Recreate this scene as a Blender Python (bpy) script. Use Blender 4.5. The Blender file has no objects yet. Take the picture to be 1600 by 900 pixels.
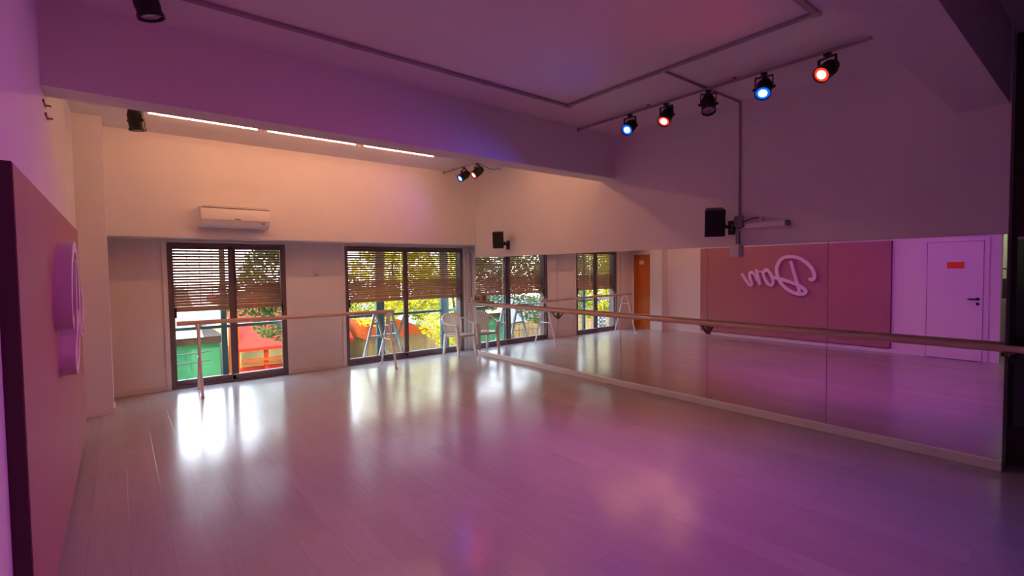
import bpy, bmesh, math, random
from mathutils import Vector, Matrix

random.seed(7)
SC = bpy.context.scene
COL = SC.collection
V = Vector
PI = math.pi

# ---------------------------------------------------------------- dimensions (metres)
XL, R, D, YU, YP = -0.344, 5.246, 8.116, 7.623, 7.181   # left wall, mirror plane, window wall, upper wall, pillar front
XP = -0.09            # pillar side / alcove side
ZC = 3.362            # ceiling
ZS = 2.06             # underside of the upper wall
WT = 2.02             # window head
BEAM_Z = 2.797
BY0, BY1 = 4.295, 4.553
B2Y0, B2Y1 = 0.545, 0.845
YEND = 0.535          # near end of the mirror wall
PX = -0.29            # face of the mauve panel

# ================================================================ materials
def nodes(name):
    m = bpy.data.materials.new(name); m.use_nodes = True
    nt = m.node_tree; b = nt.nodes['Principled BSDF']
    return m, nt, b

def mat(name, col, rough=0.5, metal=0.0, noise=0.06, scale=6.0, bump=0.0, bscale=60.0, spec=0.5, coat=0.0):
    """plain surface with a faint procedural unevenness of colour"""
    m, nt, b = nodes(name)
    N, L = nt.nodes, nt.links
    tc = N.new('ShaderNodeTexCoord')
    nz = N.new('ShaderNodeTexNoise'); nz.inputs['Scale'].default_value = scale; nz.inputs['Detail'].default_value = 4
    L.new(tc.outputs['Object'], nz.inputs['Vector'])
    rp = N.new('ShaderNodeValToRGB')
    lo = [max(0, c * (1 - noise)) for c in col]; hi = [min(1, c * (1 + noise)) for c in col]
    rp.color_ramp.elements[0].position = 0.3; rp.color_ramp.elements[1].position = 0.7
    rp.color_ramp.elements[0].color = (*lo, 1); rp.color_ramp.elements[1].color = (*hi, 1)
    L.new(nz.outputs['Fac'], rp.inputs['Fac']); L.new(rp.outputs['Color'], b.inputs['Base Color'])
    b.inputs['Roughness'].default_value = rough; b.inputs['Metallic'].default_value = metal
    b.inputs['Specular IOR Level'].default_value = spec
    b.inputs['Coat Weight'].default_value = coat
    if bump:
        n2 = N.new('ShaderNodeTexNoise'); n2.inputs['Scale'].default_value = bscale; n2.inputs['Detail'].default_value = 3
        L.new(tc.outputs['Object'], n2.inputs['Vector'])
        bp = N.new('ShaderNodeBump'); bp.inputs['Strength'].default_value = bump; bp.inputs['Distance'].default_value = 0.01
        L.new(n2.outputs['Fac'], bp.inputs['Height']); L.new(bp.outputs['Normal'], b.inputs['Normal'])
    return m

def emit(name, col, strength):
    m, nt, b = nodes(name)
    b.inputs['Base Color'].default_value = (*[min(1, c) for c in col], 1)
    b.inputs['Emission Color'].default_value = (*col, 1)
    b.inputs['Emission Strength'].default_value = strength
    return m

def floor_mat():
    m, nt, b = nodes('floor_laminate'); N, L = nt.nodes, nt.links
    tc = N.new('ShaderNodeTexCoord')
    mp = N.new('ShaderNodeMapping'); mp.inputs['Rotation'].default_value = (0, 0, PI / 2)
    L.new(tc.outputs['Object'], mp.inputs['Vector'])
    br = N.new('ShaderNodeTexBrick')
    br.inputs['Scale'].default_value = 1.0
    br.inputs['Brick Width'].default_value = 1.28; br.inputs['Row Height'].default_value = 0.193
    br.inputs['Mortar Size'].default_value = 0.0012; br.inputs['Mortar Smooth'].default_value = 0.3
    br.inputs['Color1'].default_value = (0.385, 0.335, 0.325, 1); br.inputs['Color2'].default_value = (0.43, 0.38, 0.37, 1)
    br.inputs['Mortar'].default_value = (0.31, 0.265, 0.255, 1)
    br.offset = 0.37
    L.new(mp.outputs['Vector'], br.inputs['Vector'])
    mg = N.new('ShaderNodeMapping'); mg.inputs['Scale'].default_value = (26, 1.6, 1)
    L.new(tc.outputs['Object'], mg.inputs['Vector'])
    g = N.new('ShaderNodeTexNoise'); g.inputs['Scale'].default_value = 1.6; g.inputs['Detail'].default_value = 6; g.inputs['Distortion'].default_value = 0.6
    L.new(mg.outputs['Vector'], g.inputs['Vector'])
    gr = N.new('ShaderNodeValToRGB'); gr.color_ramp.elements[0].position = 0.3; gr.color_ramp.elements[1].position = 0.75
    gr.color_ramp.elements[0].color = (0.90, 0.89, 0.885, 1); gr.color_ramp.elements[1].color = (1, 1, 1, 1)
    L.new(g.outputs['Fac'], gr.inputs['Fac'])
    mx = N.new('ShaderNodeMix'); mx.data_type = 'RGBA'; mx.blend_type = 'MULTIPLY'; mx.inputs['Factor'].default_value = 0.9
    L.new(br.outputs['Color'], mx.inputs['A']); L.new(gr.outputs['Color'], mx.inputs['B'])
    L.new(mx.outputs['Result'], b.inputs['Base Color'])
    rr = N.new('ShaderNodeMapRange'); rr.inputs['To Min'].default_value = 0.13; rr.inputs['To Max'].default_value = 0.27
    w = N.new('ShaderNodeTexNoise'); w.inputs['Scale'].default_value = 1.7; w.inputs['Detail'].default_value = 5
    L.new(tc.outputs['Object'], w.inputs['Vector'])
    L.new(w.outputs['Fac'], rr.inputs['Value']); L.new(rr.outputs['Result'], b.inputs['Roughness'])
    b.inputs['Specular IOR Level'].default_value = 0.55
    ht = N.new('ShaderNodeMath'); ht.operation = 'MULTIPLY_ADD'; ht.inputs[1].default_value = 0.10
    L.new(g.outputs['Fac'], ht.inputs[0]); 
    inv = N.new('ShaderNodeMath'); inv.operation = 'SUBTRACT'; inv.inputs[0].default_value = 1.0
    L.new(br.outputs['Fac'], inv.inputs[1]); L.new(inv.outputs[0], ht.inputs[2])
    bp = N.new('ShaderNodeBump'); bp.inputs['Strength'].default_value = 0.25; bp.inputs['Distance'].default_value = 0.002
    L.new(ht.outputs[0], bp.inputs['Height']); L.new(bp.outputs['Normal'], b.inputs['Normal'])
    return m

def glass_mat():
    m = bpy.data.materials.new('window_glass'); m.use_nodes = True
    nt = m.node_tree; N, L = nt.nodes, nt.links
    N.remove(N['Principled BSDF']); out = N['Material Output']
    tr = N.new('ShaderNodeBsdfTransparent'); tr.inputs['Color'].default_value = (0.93, 0.96, 0.95, 1)
    gl = N.new('ShaderNodeBsdfGlossy'); gl.inputs['Roughness'].default_value = 0.02; gl.inputs['Color'].default_value = (1, 1, 1, 1)
    fr = N.new('ShaderNodeFresnel'); fr.inputs['IOR'].default_value = 1.35
    mx = N.new('ShaderNodeMixShader')
    ge = N.new('ShaderNodeNewGeometry'); sb = N.new('ShaderNodeMath'); sb.operation = 'SUBTRACT'; sb.inputs[0].default_value = 1.0
    L.new(ge.outputs['Backfacing'], sb.inputs[1]); ml = N.new('ShaderNodeMath'); ml.operation = 'MULTIPLY'
    L.new(fr.outputs[0], ml.inputs[0]); L.new(sb.outputs[0], ml.inputs[1]); L.new(ml.outputs[0], mx.inputs[0]); L.new(tr.outputs[0], mx.inputs[1]); L.new(gl.outputs[0], mx.inputs[2])
    L.new(mx.outputs[0], out.inputs['Surface'])
    return m

def leaf_mat(name, c1, c2):
    m = bpy.data.materials.new(name); m.use_nodes = True
    nt = m.node_tree; N, L = nt.nodes, nt.links
    b = N['Principled BSDF']; out = N['Material Output']
    tc = N.new('ShaderNodeTexCoord'); nz = N.new('ShaderNodeTexNoise'); nz.inputs['Scale'].default_value = 1.3; nz.inputs['Detail'].default_value = 5
    L.new(tc.outputs['Object'], nz.inputs['Vector'])
    rp = N.new('ShaderNodeValToRGB'); rp.color_ramp.elements[0].position = 0.35; rp.color_ramp.elements[1].position = 0.65
    rp.color_ramp.elements[0].color = (*c1, 1); rp.color_ramp.elements[1].color = (*c2, 1)
    L.new(nz.outputs['Fac'], rp.inputs['Fac']); L.new(rp.outputs['Color'], b.inputs['Base Color'])
    b.inputs['Roughness'].default_value = 0.5
    tl = N.new('ShaderNodeBsdfTranslucent'); L.new(rp.outputs['Color'], tl.inputs['Color'])
    mx = N.new('ShaderNodeMixShader'); mx.inputs[0].default_value = 0.5
    L.new(b.outputs[0], mx.inputs[1]); L.new(tl.outputs[0], mx.inputs[2]); L.new(mx.outputs[0], out.inputs['Surface'])
    return m

def wood_mat(name, c1, c2, rough=0.35, axis=2, scale=1.0):
    m, nt, b = nodes(name); N, L = nt.nodes, nt.links
    tc = N.new('ShaderNodeTexCoord'); mp = N.new('ShaderNodeMapping')
    s = [14 * scale] * 3; s[axis] = 1.0 * scale; mp.inputs['Scale'].default_value = s
    L.new(tc.outputs['Object'], mp.inputs['Vector'])
    nz = N.new('ShaderNodeTexNoise'); nz.inputs['Scale'].default_value = 2; nz.inputs['Detail'].default_value = 6; nz.inputs['Distortion'].default_value = 1.0
    L.new(mp.outputs['Vector'], nz.inputs['Vector'])
    rp = N.new('ShaderNodeValToRGB'); rp.color_ramp.elements[0].position = 0.3; rp.color_ramp.elements[1].position = 0.7
    rp.color_ramp.elements[0].color = (*c1, 1); rp.color_ramp.elements[1].color = (*c2, 1)
    L.new(nz.outputs['Fac'], rp.inputs['Fac']); L.new(rp.outputs['Color'], b.inputs['Base Color'])
    b.inputs['Roughness'].default_value = rough
    return m

M = {}
M['paint'] = mat('white_wall_paint', (0.78, 0.75, 0.74), 0.75, noise=0.02, scale=2.0, bump=0.05, bscale=120)
M['ceil'] = mat('white_ceiling_paint', (0.78, 0.75, 0.74), 0.85, noise=0.015, scale=1.5)
M['trim'] = mat('white_gloss_trim', (0.80, 0.76, 0.75), 0.35, noise=0.02)
M['mauve'] = mat('mauve_panel_paint', (0.39, 0.165, 0.185), 0.6, noise=0.03, scale=3)
M['edge_shade'] = mat('shaded_panel_edge', (0.10, 0.03, 0.05), 0.6, noise=0.05)  # unlit edge of the mauve panel, its shade put into the colour
M['lilac'] = mat('lilac_sign_lacquer', (0.78, 0.62, 0.74), 0.35, noise=0.02)
M['floor'] = floor_mat()
M['glass'] = glass_mat()
M['alu'] = mat('bronze_aluminium', (0.19, 0.14, 0.15), 0.38, metal=0.3, noise=0.05)
M['teal'] = mat('teal_painted_steel', (0.06, 0.11, 0.11), 0.45, metal=0.1, noise=0.1)
M['slat'] = mat('brown_shutter_slats', (0.62, 0.32, 0.19), 0.45, noise=0.10, scale=9)
M['white_pl'] = mat('white_plastic', (0.80, 0.78, 0.75), 0.35, noise=0.02)
M['grey_pl'] = mat('grey_plastic', (0.30, 0.29, 0.30), 0.45, noise=0.05)
M['conduit'] = mat('grey_conduit_plastic', (0.33, 0.27, 0.29), 0.45, noise=0.03)
M['chair'] = mat('white_chair_plastic', (0.82, 0.76, 0.70), 0.38, noise=0.03)
M['black'] = mat('black_plastic', (0.018, 0.014, 0.014), 0.45, noise=0.2)
M['blackm'] = mat('black_powder_coat', (0.022, 0.018, 0.02), 0.38, metal=0.3, noise=0.2)
M['spk'] = mat('black_speaker_vinyl', (0.03, 0.018, 0.018), 0.5, noise=0.2, scale=40)
M['grille'] = mat('black_speaker_cloth', (0.014, 0.012, 0.013), 0.8, noise=0.3, scale=120)
M['chrome'] = mat('chrome', (0.75, 0.74, 0.75), 0.15, metal=1.0, noise=0.02)
M['trestle'] = mat('grey_white_paint', (0.42, 0.43, 0.41), 0.5, noise=0.06)
M['steel'] = mat('white_enamelled_tube', (0.78, 0.72, 0.70), 0.35, noise=0.03)
M['barre'] = wood_mat('pale_varnished_wood', (0.56, 0.38, 0.29), (0.70, 0.50, 0.40), 0.32, axis=1)
M['barrex'] = wood_mat('pale_varnished_wood_across', (0.56, 0.38, 0.29), (0.70, 0.50, 0.40), 0.32, axis=0)
M['bracket'] = mat('brown_bracket_metal', (0.22, 0.12, 0.10), 0.4, metal=0.5, noise=0.05)
M['orange_wood'] = wood_mat('orange_varnished_wood', (0.40, 0.075, 0.003), (0.52, 0.115, 0.005), 0.28, axis=2, scale=0.7)
M['door_white'] = mat('white_door_lacquer', (0.78, 0.73, 0.76), 0.4, noise=0.02)
M['notice'] = mat('orange_red_paper', (0.85, 0.10, 0.015), 0.7, noise=0.03)
M['ink'] = mat('dark_ink', (0.05, 0.02, 0.02), 0.7)
M['wall_dark'] = mat('dark_brown_paint', (0.08, 0.04, 0.04), 0.7, noise=0.05)
M['teal_dark'] = mat('dark_teal_gloss', (0.006, 0.018, 0.022), 0.12, noise=0.1)
M['cream'] = mat('cream_paint', (0.70, 0.72, 0.58), 0.7, noise=0.02)
M['taupe'] = mat('taupe_cabinet', (0.42, 0.38, 0.33), 0.5, noise=0.04)
M['oxblood'] = mat('oxblood_leather', (0.05, 0.012, 0.012), 0.45, noise=0.2, scale=20)
M['socketbox'] = wood_mat('brown_box_wood', (0.30, 0.14, 0.09), (0.40, 0.20, 0.13), 0.5, axis=0)
M['lens_off'] = mat('unlit_lens_glass', (0.35, 0.30, 0.34), 0.12, metal=0.6, noise=0.5, scale=60)
M['concrete'] = mat('balcony_concrete', (0.1, 0.095, 0.09), 0.8, noise=0.15, bump=0.3, spec=0.1)
M['asphalt'] = mat('street_asphalt', (0.08, 0.075, 0.07), 0.9, noise=0.2, scale=2, bump=0.3, spec=0.1)
M['green_wall'] = mat('green_painted_render', (0.035, 0.13, 0.05), 0.8, noise=0.10, scale=1.5, spec=0.1)
M['roof_cream'] = mat('cream_roof', (0.26, 0.17, 0.1), 0.8, noise=0.1, scale=2, spec=0.1)
M['roof_brown'] = mat('brown_fascia', (0.035, 0.018, 0.01), 0.8, noise=0.1, spec=0.1)
M['red'] = mat('red_orange_paint', (0.3, 0.016, 0.004), 0.6, noise=0.2, scale=2.5, spec=0.1)
M['orange'] = mat('orange_paint', (0.3, 0.045, 0.005), 0.6, noise=0.15, scale=2, spec=0.1)
M['yellow'] = mat('pale_yellow_render', (0.75, 0.58, 0.26), 0.7, noise=0.15, scale=2, spec=0.1)
M['fence'] = wood_mat('brown_fence_boards', (0.10, 0.050, 0.008), (0.20, 0.11, 0.02), 0.7, axis=2, scale=0.5)
M['bark'] = mat('tree_bark', (0.045, 0.03, 0.02), 0.9, noise=0.3, scale=10, bump=0.5)
M['leaf_y'] = leaf_mat('yellow_green_leaves', (0.17, 0.18, 0.003), (0.60, 0.50, 0.012))
M['leaf_g'] = leaf_mat('green_leaves', (0.015, 0.05, 0.006), (0.07, 0.13, 0.016))
M['leaf_d'] = leaf_mat('olive_leaves', (0.025, 0.045, 0.004), (0.14, 0.15, 0.012))
M['cable'] = mat('black_cable', (0.02, 0.015, 0.015), 0.5)
M['mirror'] = mat('silvered_mirror', (0.86, 0.86, 0.87), 0.0, metal=1.0, noise=0.0)
TUBE_COL = (1.0, 0.47, 0.23)
M['tube'] = emit('warm_tube_glow', TUBE_COL, 37.0)
RED_COL, BLUE_COL = (1.0, 0.035, 0.03), (0.08, 0.10, 1.0)
def lens_glow(name, rim, core, s_rim, s_core):
    """LED lens: a hot white core in a saturated surround (it is the lamp that gives off the light)"""
    m, nt, b = nodes(name); N, L = nt.nodes, nt.links
    tc = N.new('ShaderNodeTexCoord'); g = N.new('ShaderNodeTexGradient'); g.gradient_type = 'SPHERICAL'
    mp = N.new('ShaderNodeMapping'); mp.inputs['Scale'].default_value = (13, 13, 0.0)
    L.new(tc.outputs['Object'], mp.inputs['Vector']); L.new(mp.outputs[0], g.inputs['Vector'])
    rp = N.new('ShaderNodeValToRGB'); e = rp.color_ramp.elements
    e[0].position = 0.50; e[0].color = (*[c * s_rim for c in rim], 1)
    e[1].position = 0.68; e[1].color = (*[c * s_core for c in core], 1)
    L.new(g.outputs['Fac'], rp.inputs['Fac']); L.new(rp.outputs[0], b.inputs['Emission Color'])
    b.inputs['Emission Strength'].default_value = 1.0
    b.inputs['Base Color'].default_value = (*rim, 1)
    return m
M['lens_red'] = lens_glow('red_lamp_lens', (1, 0.05, 0.02), (1, 0.75, 0.5), 1.2, 9)
M['lens_blue'] = lens_glow('blue_lamp_lens', (0.0, 0.12, 1), (0.4, 0.8, 1), 1.4, 9)

# ================================================================ mesh builder
class MB:
    def __init__(s): s.bm = bmesh.new()
    def box(s, lo, hi, mtx=None):
        vs = []
        for z in (lo[2], hi[2]):
            for x, y in ((lo[0], lo[1]), (hi[0], lo[1]), (hi[0], hi[1]), (lo[0], hi[1])):
                v = V((x, y, z)); vs.append(s.bm.verts.new(mtx @ v if mtx else v))
        for f in ((3, 2, 1, 0), (4, 5, 6, 7), (0, 1, 5, 4), (1, 2, 6, 5), (2, 3, 7, 6), (3, 0, 4, 7)):
            s.bm.faces.new([vs[i] for i in f])
        return s
    def ring(s, c, u, w, r, n, ry=None):
        ry = r if ry is None else ry
        return [s.bm.verts.new(c + u * (math.cos(2 * PI * i / n) * r) + w * (math.sin(2 * PI * i / n) * ry)) for i in range(n)]
    def bridge(s, a, b):
        n = len(a)
        for i in range(n): s.bm.faces.new((a[i], a[(i + 1) % n], b[(i + 1) % n], b[i]))
    def tube(s, pts, r, n=10, cap=True, ry=None, closed=False):
        pts = [V(p) for p in pts]; rings = []
        rad = r if isinstance(r, (list, tuple)) else [r] * len(pts)
        prev = None
        for i, p in enumerate(pts):
            a = pts[max(i - 1, 0)]; b = pts[min(i + 1, len(pts) - 1)]
            if closed: a = pts[i - 1]; b = pts[(i + 1) % len(pts)]
            d = (b - a).normalized()
            if prev is None:
                up = V((0, 0, 1)) if abs(d.z) < 0.9 else V((0, 1, 0))
                u = d.cross(up).normalized()
            else:
                u = (prev - d * prev.dot(d)).normalized()
            prev = u; w = d.cross(u).normalized()
            rings.append(s.ring(p, u, w, rad[i], n, None if ry is None else rad[i] * ry))
        for i in range(len(rings) - 1): s.bridge(rings[i], rings[i + 1])
        if closed: s.bridge(rings[-1], rings[0])
        elif cap:
            s.bm.faces.new(rings[0][::-1]); s.bm.faces.new(rings[-1])
        return s
    def cyl(s, a, b, r, n=20, r2=None): return s.tube([a, b], [r, r if r2 is None else r2], n)
    def lathe(s, prof, a, d, n=28, capa=True, capb=True):
        """profile [(t, r)] along direction d from a"""
        a = V(a); d = V(d).normalized()
        up = V((0, 0, 1)) if abs(d.z) < 0.9 else V((0, 1, 0))
        u = d.cross(up).normalized(); w = d.cross(u).normalized()
        rs = [s.ring(a + d * t, u, w, r, n) for t, r in prof]
        for i in range(len(rs) - 1): s.bridge(rs[i], rs[i + 1])
        if capa: s.bm.faces.new(rs[0][::-1])
        if capb: s.bm.faces.new(rs[-1])
        return s
    def prism(s, poly, axis, lo, hi):
        """extrude a 2-D outline along an axis"""
        def p3(p, t):
            if axis == 0: return (t, p[0], p[1])
            if axis == 1: return (p[0], t, p[1])
            return (p[0], p[1], t)
        a = [s.bm.verts.new(p3(p, lo)) for p in poly]; b = [s.bm.verts.new(p3(p, hi)) for p in poly]
        s.bm.faces.new(a); s.bm.faces.new(b[::-1]); s.bridge(b, a)
        return s
    def build(s, name, m, parent=None, origin=None, bevel=0.0, smooth=False, kind=None, shift=None):
        bm = s.bm
        bmesh.ops.recalc_face_normals(bm, faces=bm.faces)
        if bevel:
            bmesh.ops.bevel(bm, geom=[e for e in bm.edges if e.calc_face_angle(0) > 0.5], offset=bevel, segments=2, profile=0.6, affect='EDGES')
        off = V(shift) if shift is not None else (V(origin) if origin is not None else V((0, 0, 0)))
        if off.length: bmesh.ops.translate(bm, verts=bm.verts, vec=-off)
        me = bpy.data.meshes.new(name); bm.to_mesh(me); bm.free()
        if smooth:
            for p in me.polygons: p.use_smooth = True
            try: me.set_sharp_from_angle(angle=math.radians(40))
            except Exception: pass
        me.materials.append(m)
        o = bpy.data.objects.new(name, me); COL.objects.link(o)
        if parent is not None: o.parent = parent
        elif origin is not None: o.location = origin
        if kind: o['kind'] = kind
        return o

def struct(name, mb, m, parent=None, **k):
    o = mb.build(name, m, parent, **k)
    if parent is None: o['kind'] = 'structure'
    return o
def tag(o, label, cat, group=None):
    o['label'] = label; o['category'] = cat
    if group: o['group'] = group
    return o
def thing(name, label, cat, loc=(0, 0, 0), rotz=0.0, group=None, kind=None):
    o = bpy.data.objects.new(name, None); COL.objects.link(o); o.empty_display_size = 0.1
    o.location = loc; o.rotation_euler = (0, 0, rotz); tag(o, label, cat, group)
    return o
def dup(root, loc, rotz=None, label=None):
    r = root.copy(); COL.objects.link(r); r.location = loc
    if rotz is not None: r.rotation_euler = (0, 0, rotz)
    if label: r['label'] = label
    for ch in list(root.children):
        c = ch.copy(); COL.objects.link(c); c.parent = r
        for g in list(ch.children):
            d = g.copy(); COL.objects.link(d); d.parent = c
    return r
def smoothpath(pts, n=6, closed=False):
    """Catmull-Rom through the points"""
    P = [V(p) for p in pts]; out = []; L = len(P)
    for i in range(L - 1 if not closed else L):
        p0 = P[i - 1] if (i or closed) else P[0]; p1 = P[i]; p2 = P[(i + 1) % L]
        p3 = P[(i + 2) % L] if (closed or i + 2 < L) else P[-1]
        for k in range(n):
            t = k / n
            out.append(0.5 * ((2 * p1) + (p2 - p0) * t + (2 * p0 - 5 * p1 + 4 * p2 - p3) * t * t + (3 * p1 - p0 - 3 * p2 + p3) * t ** 3))
    if not closed: out.append(P[-1])
    return out

# ================================================================ the room
NY = -2.4   # wall behind the camera
fl = MB(); fl.box((-2.2, NY, -0.12), (6.4, D + 0.02, 0.0)); struct('floor', fl, M['floor'])
ce = MB(); ce.box((-2.2, NY, ZC), (6.4, YU + 0.3, ZC + 0.15)); struct('ceiling', ce, M['ceil'])
# left wall
wl = MB(); wl.box((XL - 0.15, 1.17, 0), (XL, YP, ZC)); wl.box((XL - 0.15, NY, 2.15), (XL, 1.17, ZC)); wl.box((XL - 0.15, NY, 0), (XL, 0.55, 2.15)); struct('wall_left', wl, M['paint'])
# pillar and alcove side on the left
pl = MB(); pl.box((XL - 0.15, YP, 0), (XP, 7.50, ZS)); pl.box((XL - 0.15, YP, ZS), (XP, 7.64, ZC)); struct('wall_left_pillar', pl, M['paint'])
al = MB(); al.box((XP - 0.25, 7.50, 0), (XP - 0.05, D + 0.2, ZS)); al.box((XP - 0.25, 7.64, ZS), (XP - 0.1, D + 0.2, ZS + 0.3)); struct('wall_alcove', al, M['paint'])
# upper wall above the windows
up = MB(); up.box((XP - 0.1, YU, ZS), (R + 0.3, D + 0.2, ZC)); struct('wall_back_upper', up, M['paint'])
# window wall with two openings
W1 = (0.518, 2.02); W2 = (2.944, 5.287)
wb = MB()
wb.box((XP - 0.1, D, 0), (W1[0], D + 0.16, ZS)); wb.box((W1[1], D, 0), (W2[0], D + 0.16, ZS)); wb.box((W2[1], D, 0), (R + 0.5, D + 0.16, ZS))
wb.box((W1[0], D, WT), (W1[1], D + 0.16, ZS)); wb.box((W2[0], D, WT), (W2[1], D + 0.16, ZS))
struct('wall_back', wb, M['paint'])
# mirror wall (right)
wr = MB(); wr.box((R + 0.012, YEND, 0), (R + 0.25, YU, ZC)); struct('wall_right', wr, M['paint'])
wre = MB(); wre.box((R + 0.25, YU - 0.1, 0), (R + 0.5, D, ZS)); struct('wall_right_return', wre, M['paint'])
# recessed dark wall beyond the end of the mirror, and the near part of the hall
wd = MB(); wd.box((R + 0.20, NY, 0), (R + 0.40, YEND, ZC)); struct('wall_right_near', wd, M['wall_dark'])
wn = MB(); wn.box((-2.2, NY - 0.12, 0), (6.4, NY, ZC)); struct('wall_near', wn, M['wall_dark'])
# beams
b1 = MB(); b1.box((XL, BY0, BEAM_Z), (R + 0.012, BY1, ZC)); struct('ceiling_beam', b1, M['paint'])
b2 = MB(); b2.box((XL, B2Y0, BEAM_Z), (R + 0.2, B2Y1, ZC)); struct('ceiling_beam_near', b2, M['paint'])
# side passage that the mirror shows beyond the door
ps = MB(); ps.box((-2.2, NY, 0), (-2.05, 1.75, ZC)); struct('wall_passage', ps, M['cream'])
ps = MB(); ps.box((-2.2, 1.75, 0), (XL - 0.15, 1.9, ZC)); struct('wall_passage_end', ps, M['cream'])
# baseboards
bb = MB(); bb.box((XL, 6.27, 0), (XL + 0.012, YP, 0.075)); bb.box((XL, 2.20, 0), (XL + 0.012, 6.27, 0.075)); struct('baseboard_left', bb, M['trim'], bevel=0.003)
bb = MB(); bb.box((XL, YP - 0.012, 0), (XP + 0.012, YP, 0.075)); bb.box((XP, YP, 0), (XP + 0.012, 7.5, 0.075)); struct('baseboard_pillar', bb, M['trim'], bevel=0.003)
bb = MB(); bb.box((XP, D - 0.012, 0), (W1[0] - 0.06, D, 0.07)); bb.box((W1[1] + 0.06, D - 0.012, 0), (W2[0] - 0.05, D, 0.07)); struct('baseboard_back', bb, M['trim'], bevel=0.003)
bb = MB(); bb.box((R - 0.028, YEND, 0), (R + 0.012, 7.60, 0.072)); struct('baseboard_right', bb, M['trim'], bevel=0.004)

# white casing around the windows
for k, (a, b) in enumerate((W1, W2)):
    t = MB(); w = 0.055
    t.box((a - w, D - 0.018, 0.0), (a, D, WT + 0.03)); t.box((b, D - 0.018, 0.0), (b + w, D, WT + 0.03)); t.box((a, D - 0.018, WT), (b, D, WT + 0.03))
    struct('trim_%d' % (k + 1), t, M['trim'], bevel=0.003)

def window(n, a, b, mid):
    w = MB(); f = 0.05
    w.box((a, D - 0.012, 0), (a + f, D + 0.14, WT)); w.box((b - f, D - 0.012, 0), (b, D + 0.14, WT))
    w.box((a + f, D - 0.012, WT - 0.045), (b - f, D + 0.14, WT)); w.box((a + f, D - 0.012, 0), (b - f, D + 0.14, 0.035))
    root = struct('window_%d' % n, w, M['alu'], bevel=0.003)
    for (x0, x1, y) in ((a + f, mid + 0.05, D + 0.045), (mid - 0.05, b - f, D + 0.012)):
        s = MB(); st = 0.062
        s.box((x0, y - 0.016, 0.035), (x0 + st * (1 if x0 > a + 0.1 else 0.35), y + 0.016, WT - 0.045)); s.box((x1 - st * (1 if x1 < b - 0.1 else 0.35), y - 0.016, 0.035), (x1, y + 0.016, WT - 0.045))
        s.box((x0 + 0.01, y - 0.016, WT - 0.09), (x1 - 0.01, y + 0.016, WT - 0.045)); s.box((x0 + 0.01, y - 0.016, 0.035), (x1 - 0.01, y + 0.016, 0.105))
        leaf = s.build('sliding_sash', M['alu'], root, bevel=0.002)
        g = MB(); g.box((x0 + 0.012, y - 0.003, 0.10), (x1 - 0.012, y + 0.003, WT - 0.088)); g.build('pane', M['glass'], leaf)
        bd = MB(); bd.box((x0 + 0.02, y - 0.02, 0.100), (x1 - 0.02, y - 0.015, 0.112)); bd.build('glazing_bead', M['trim'], leaf)
        h = MB(); hx = x0 + 0.03 if x0 < a + 0.1 else x1 - 0.012
        h.box((hx - 0.012, y - 0.03, 0.98), (hx + 0.012, y - 0.015, 1.12)); h.build('pull', M['black'], leaf, bevel=0.003)
    return root
window(1, W1[0], W1[1], 1.295)
window(2, W2[0], W2[1], 4.062)

# ---- roller shutters outside the glass
def shutter(label, a, b, mids, zbot):
    root = thing('roller_shutter', label, 'shutter', (0.5 * (a + b), D + 0.20, zbot), group='half-lowered roller shutters')
    o = root.location
    pitch = 0.0405
    for (x0, x1) in ((a, mids - 0.004), (mids + 0.004, b)):
        c = MB(); z = zbot + 0.075; i = 0
        while z < WT + 0.12:
            # upper slats hang apart, the lowest few have closed up on each other
            h = pitch - (0.0075 if i > 6 else 0.0015)
            pr = [(D + 0.200, z), (D + 0.193, z + h * 0.5), (D + 0.200, z + h), (D + 0.206, z + h), (D + 0.201, z + h * 0.5), (D + 0.206, z)]
            c.prism(pr, 0, x0, x1); z += pitch; i += 1
        for q in range(5):   # tapes that hold the slats
            xx = x0 + (x1 - x0) * (q + 0.5) / 5
            c.box((xx - 0.006, D + 0.2005, zbot + 0.07), (xx + 0.006, D + 0.2035, WT + 0.12))
        cur = c.build('slat_curtain', M['slat'], root, shift=o)
        bt = MB(); bt.box((x0, D + 0.188, zbot), (x1, D + 0.212, zbot + 0.072)); bt.build('bottom_bar', M['slat'], root, shift=o, bevel=0.005)
    for x in (a - 0.015, b + 0.015):
        g = MB(); g.box((x - 0.02, D + 0.165, 0.0), (x + 0.02, D + 0.225, WT)); g.build('guide_rail', M['alu'], root, shift=o)
    return root
shutter('brown slatted roller shutter half lowered behind the window under the air conditioner', W1[0] + 0.02, W1[1] - 0.02, 1.295, 1.05)
shutter('wide brown slatted roller shutter half lowered behind the window beside the mirror', W2[0] + 0.02, W2[1] - 0.02, 4.062, 1.045)

# ---- shutter pull strap in the corner
st = thing('shutter_strap', 'white shutter strap with its cover in the corner right of the window', 'strap', (5.46, D - 0.02, 0.98))
s = MB(); s.box((5.43, D - 0.06, 1.93), (5.50, D, 1.985)); s.build('strap_guide', M['white_pl'], st, shift=st.location, bevel=0.005)
s = MB(); s.box((5.455, D - 0.03, 1.03), (5.475, D - 0.027, 1.94)); s.build('strap', M['grey_pl'], st, shift=st.location)
s = MB(); s.box((5.44, D - 0.04, 0.90), (5.49, D, 1.05)); s.build('strap_winder', M['white_pl'], st, shift=st.location, bevel=0.006)
# cover strip of the corner
cs = MB(); cs.box((5.36, D - 0.03, 0.0), (5.385, D, ZS)); struct('trim_3', cs, M['trim'], bevel=0.003)

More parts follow.
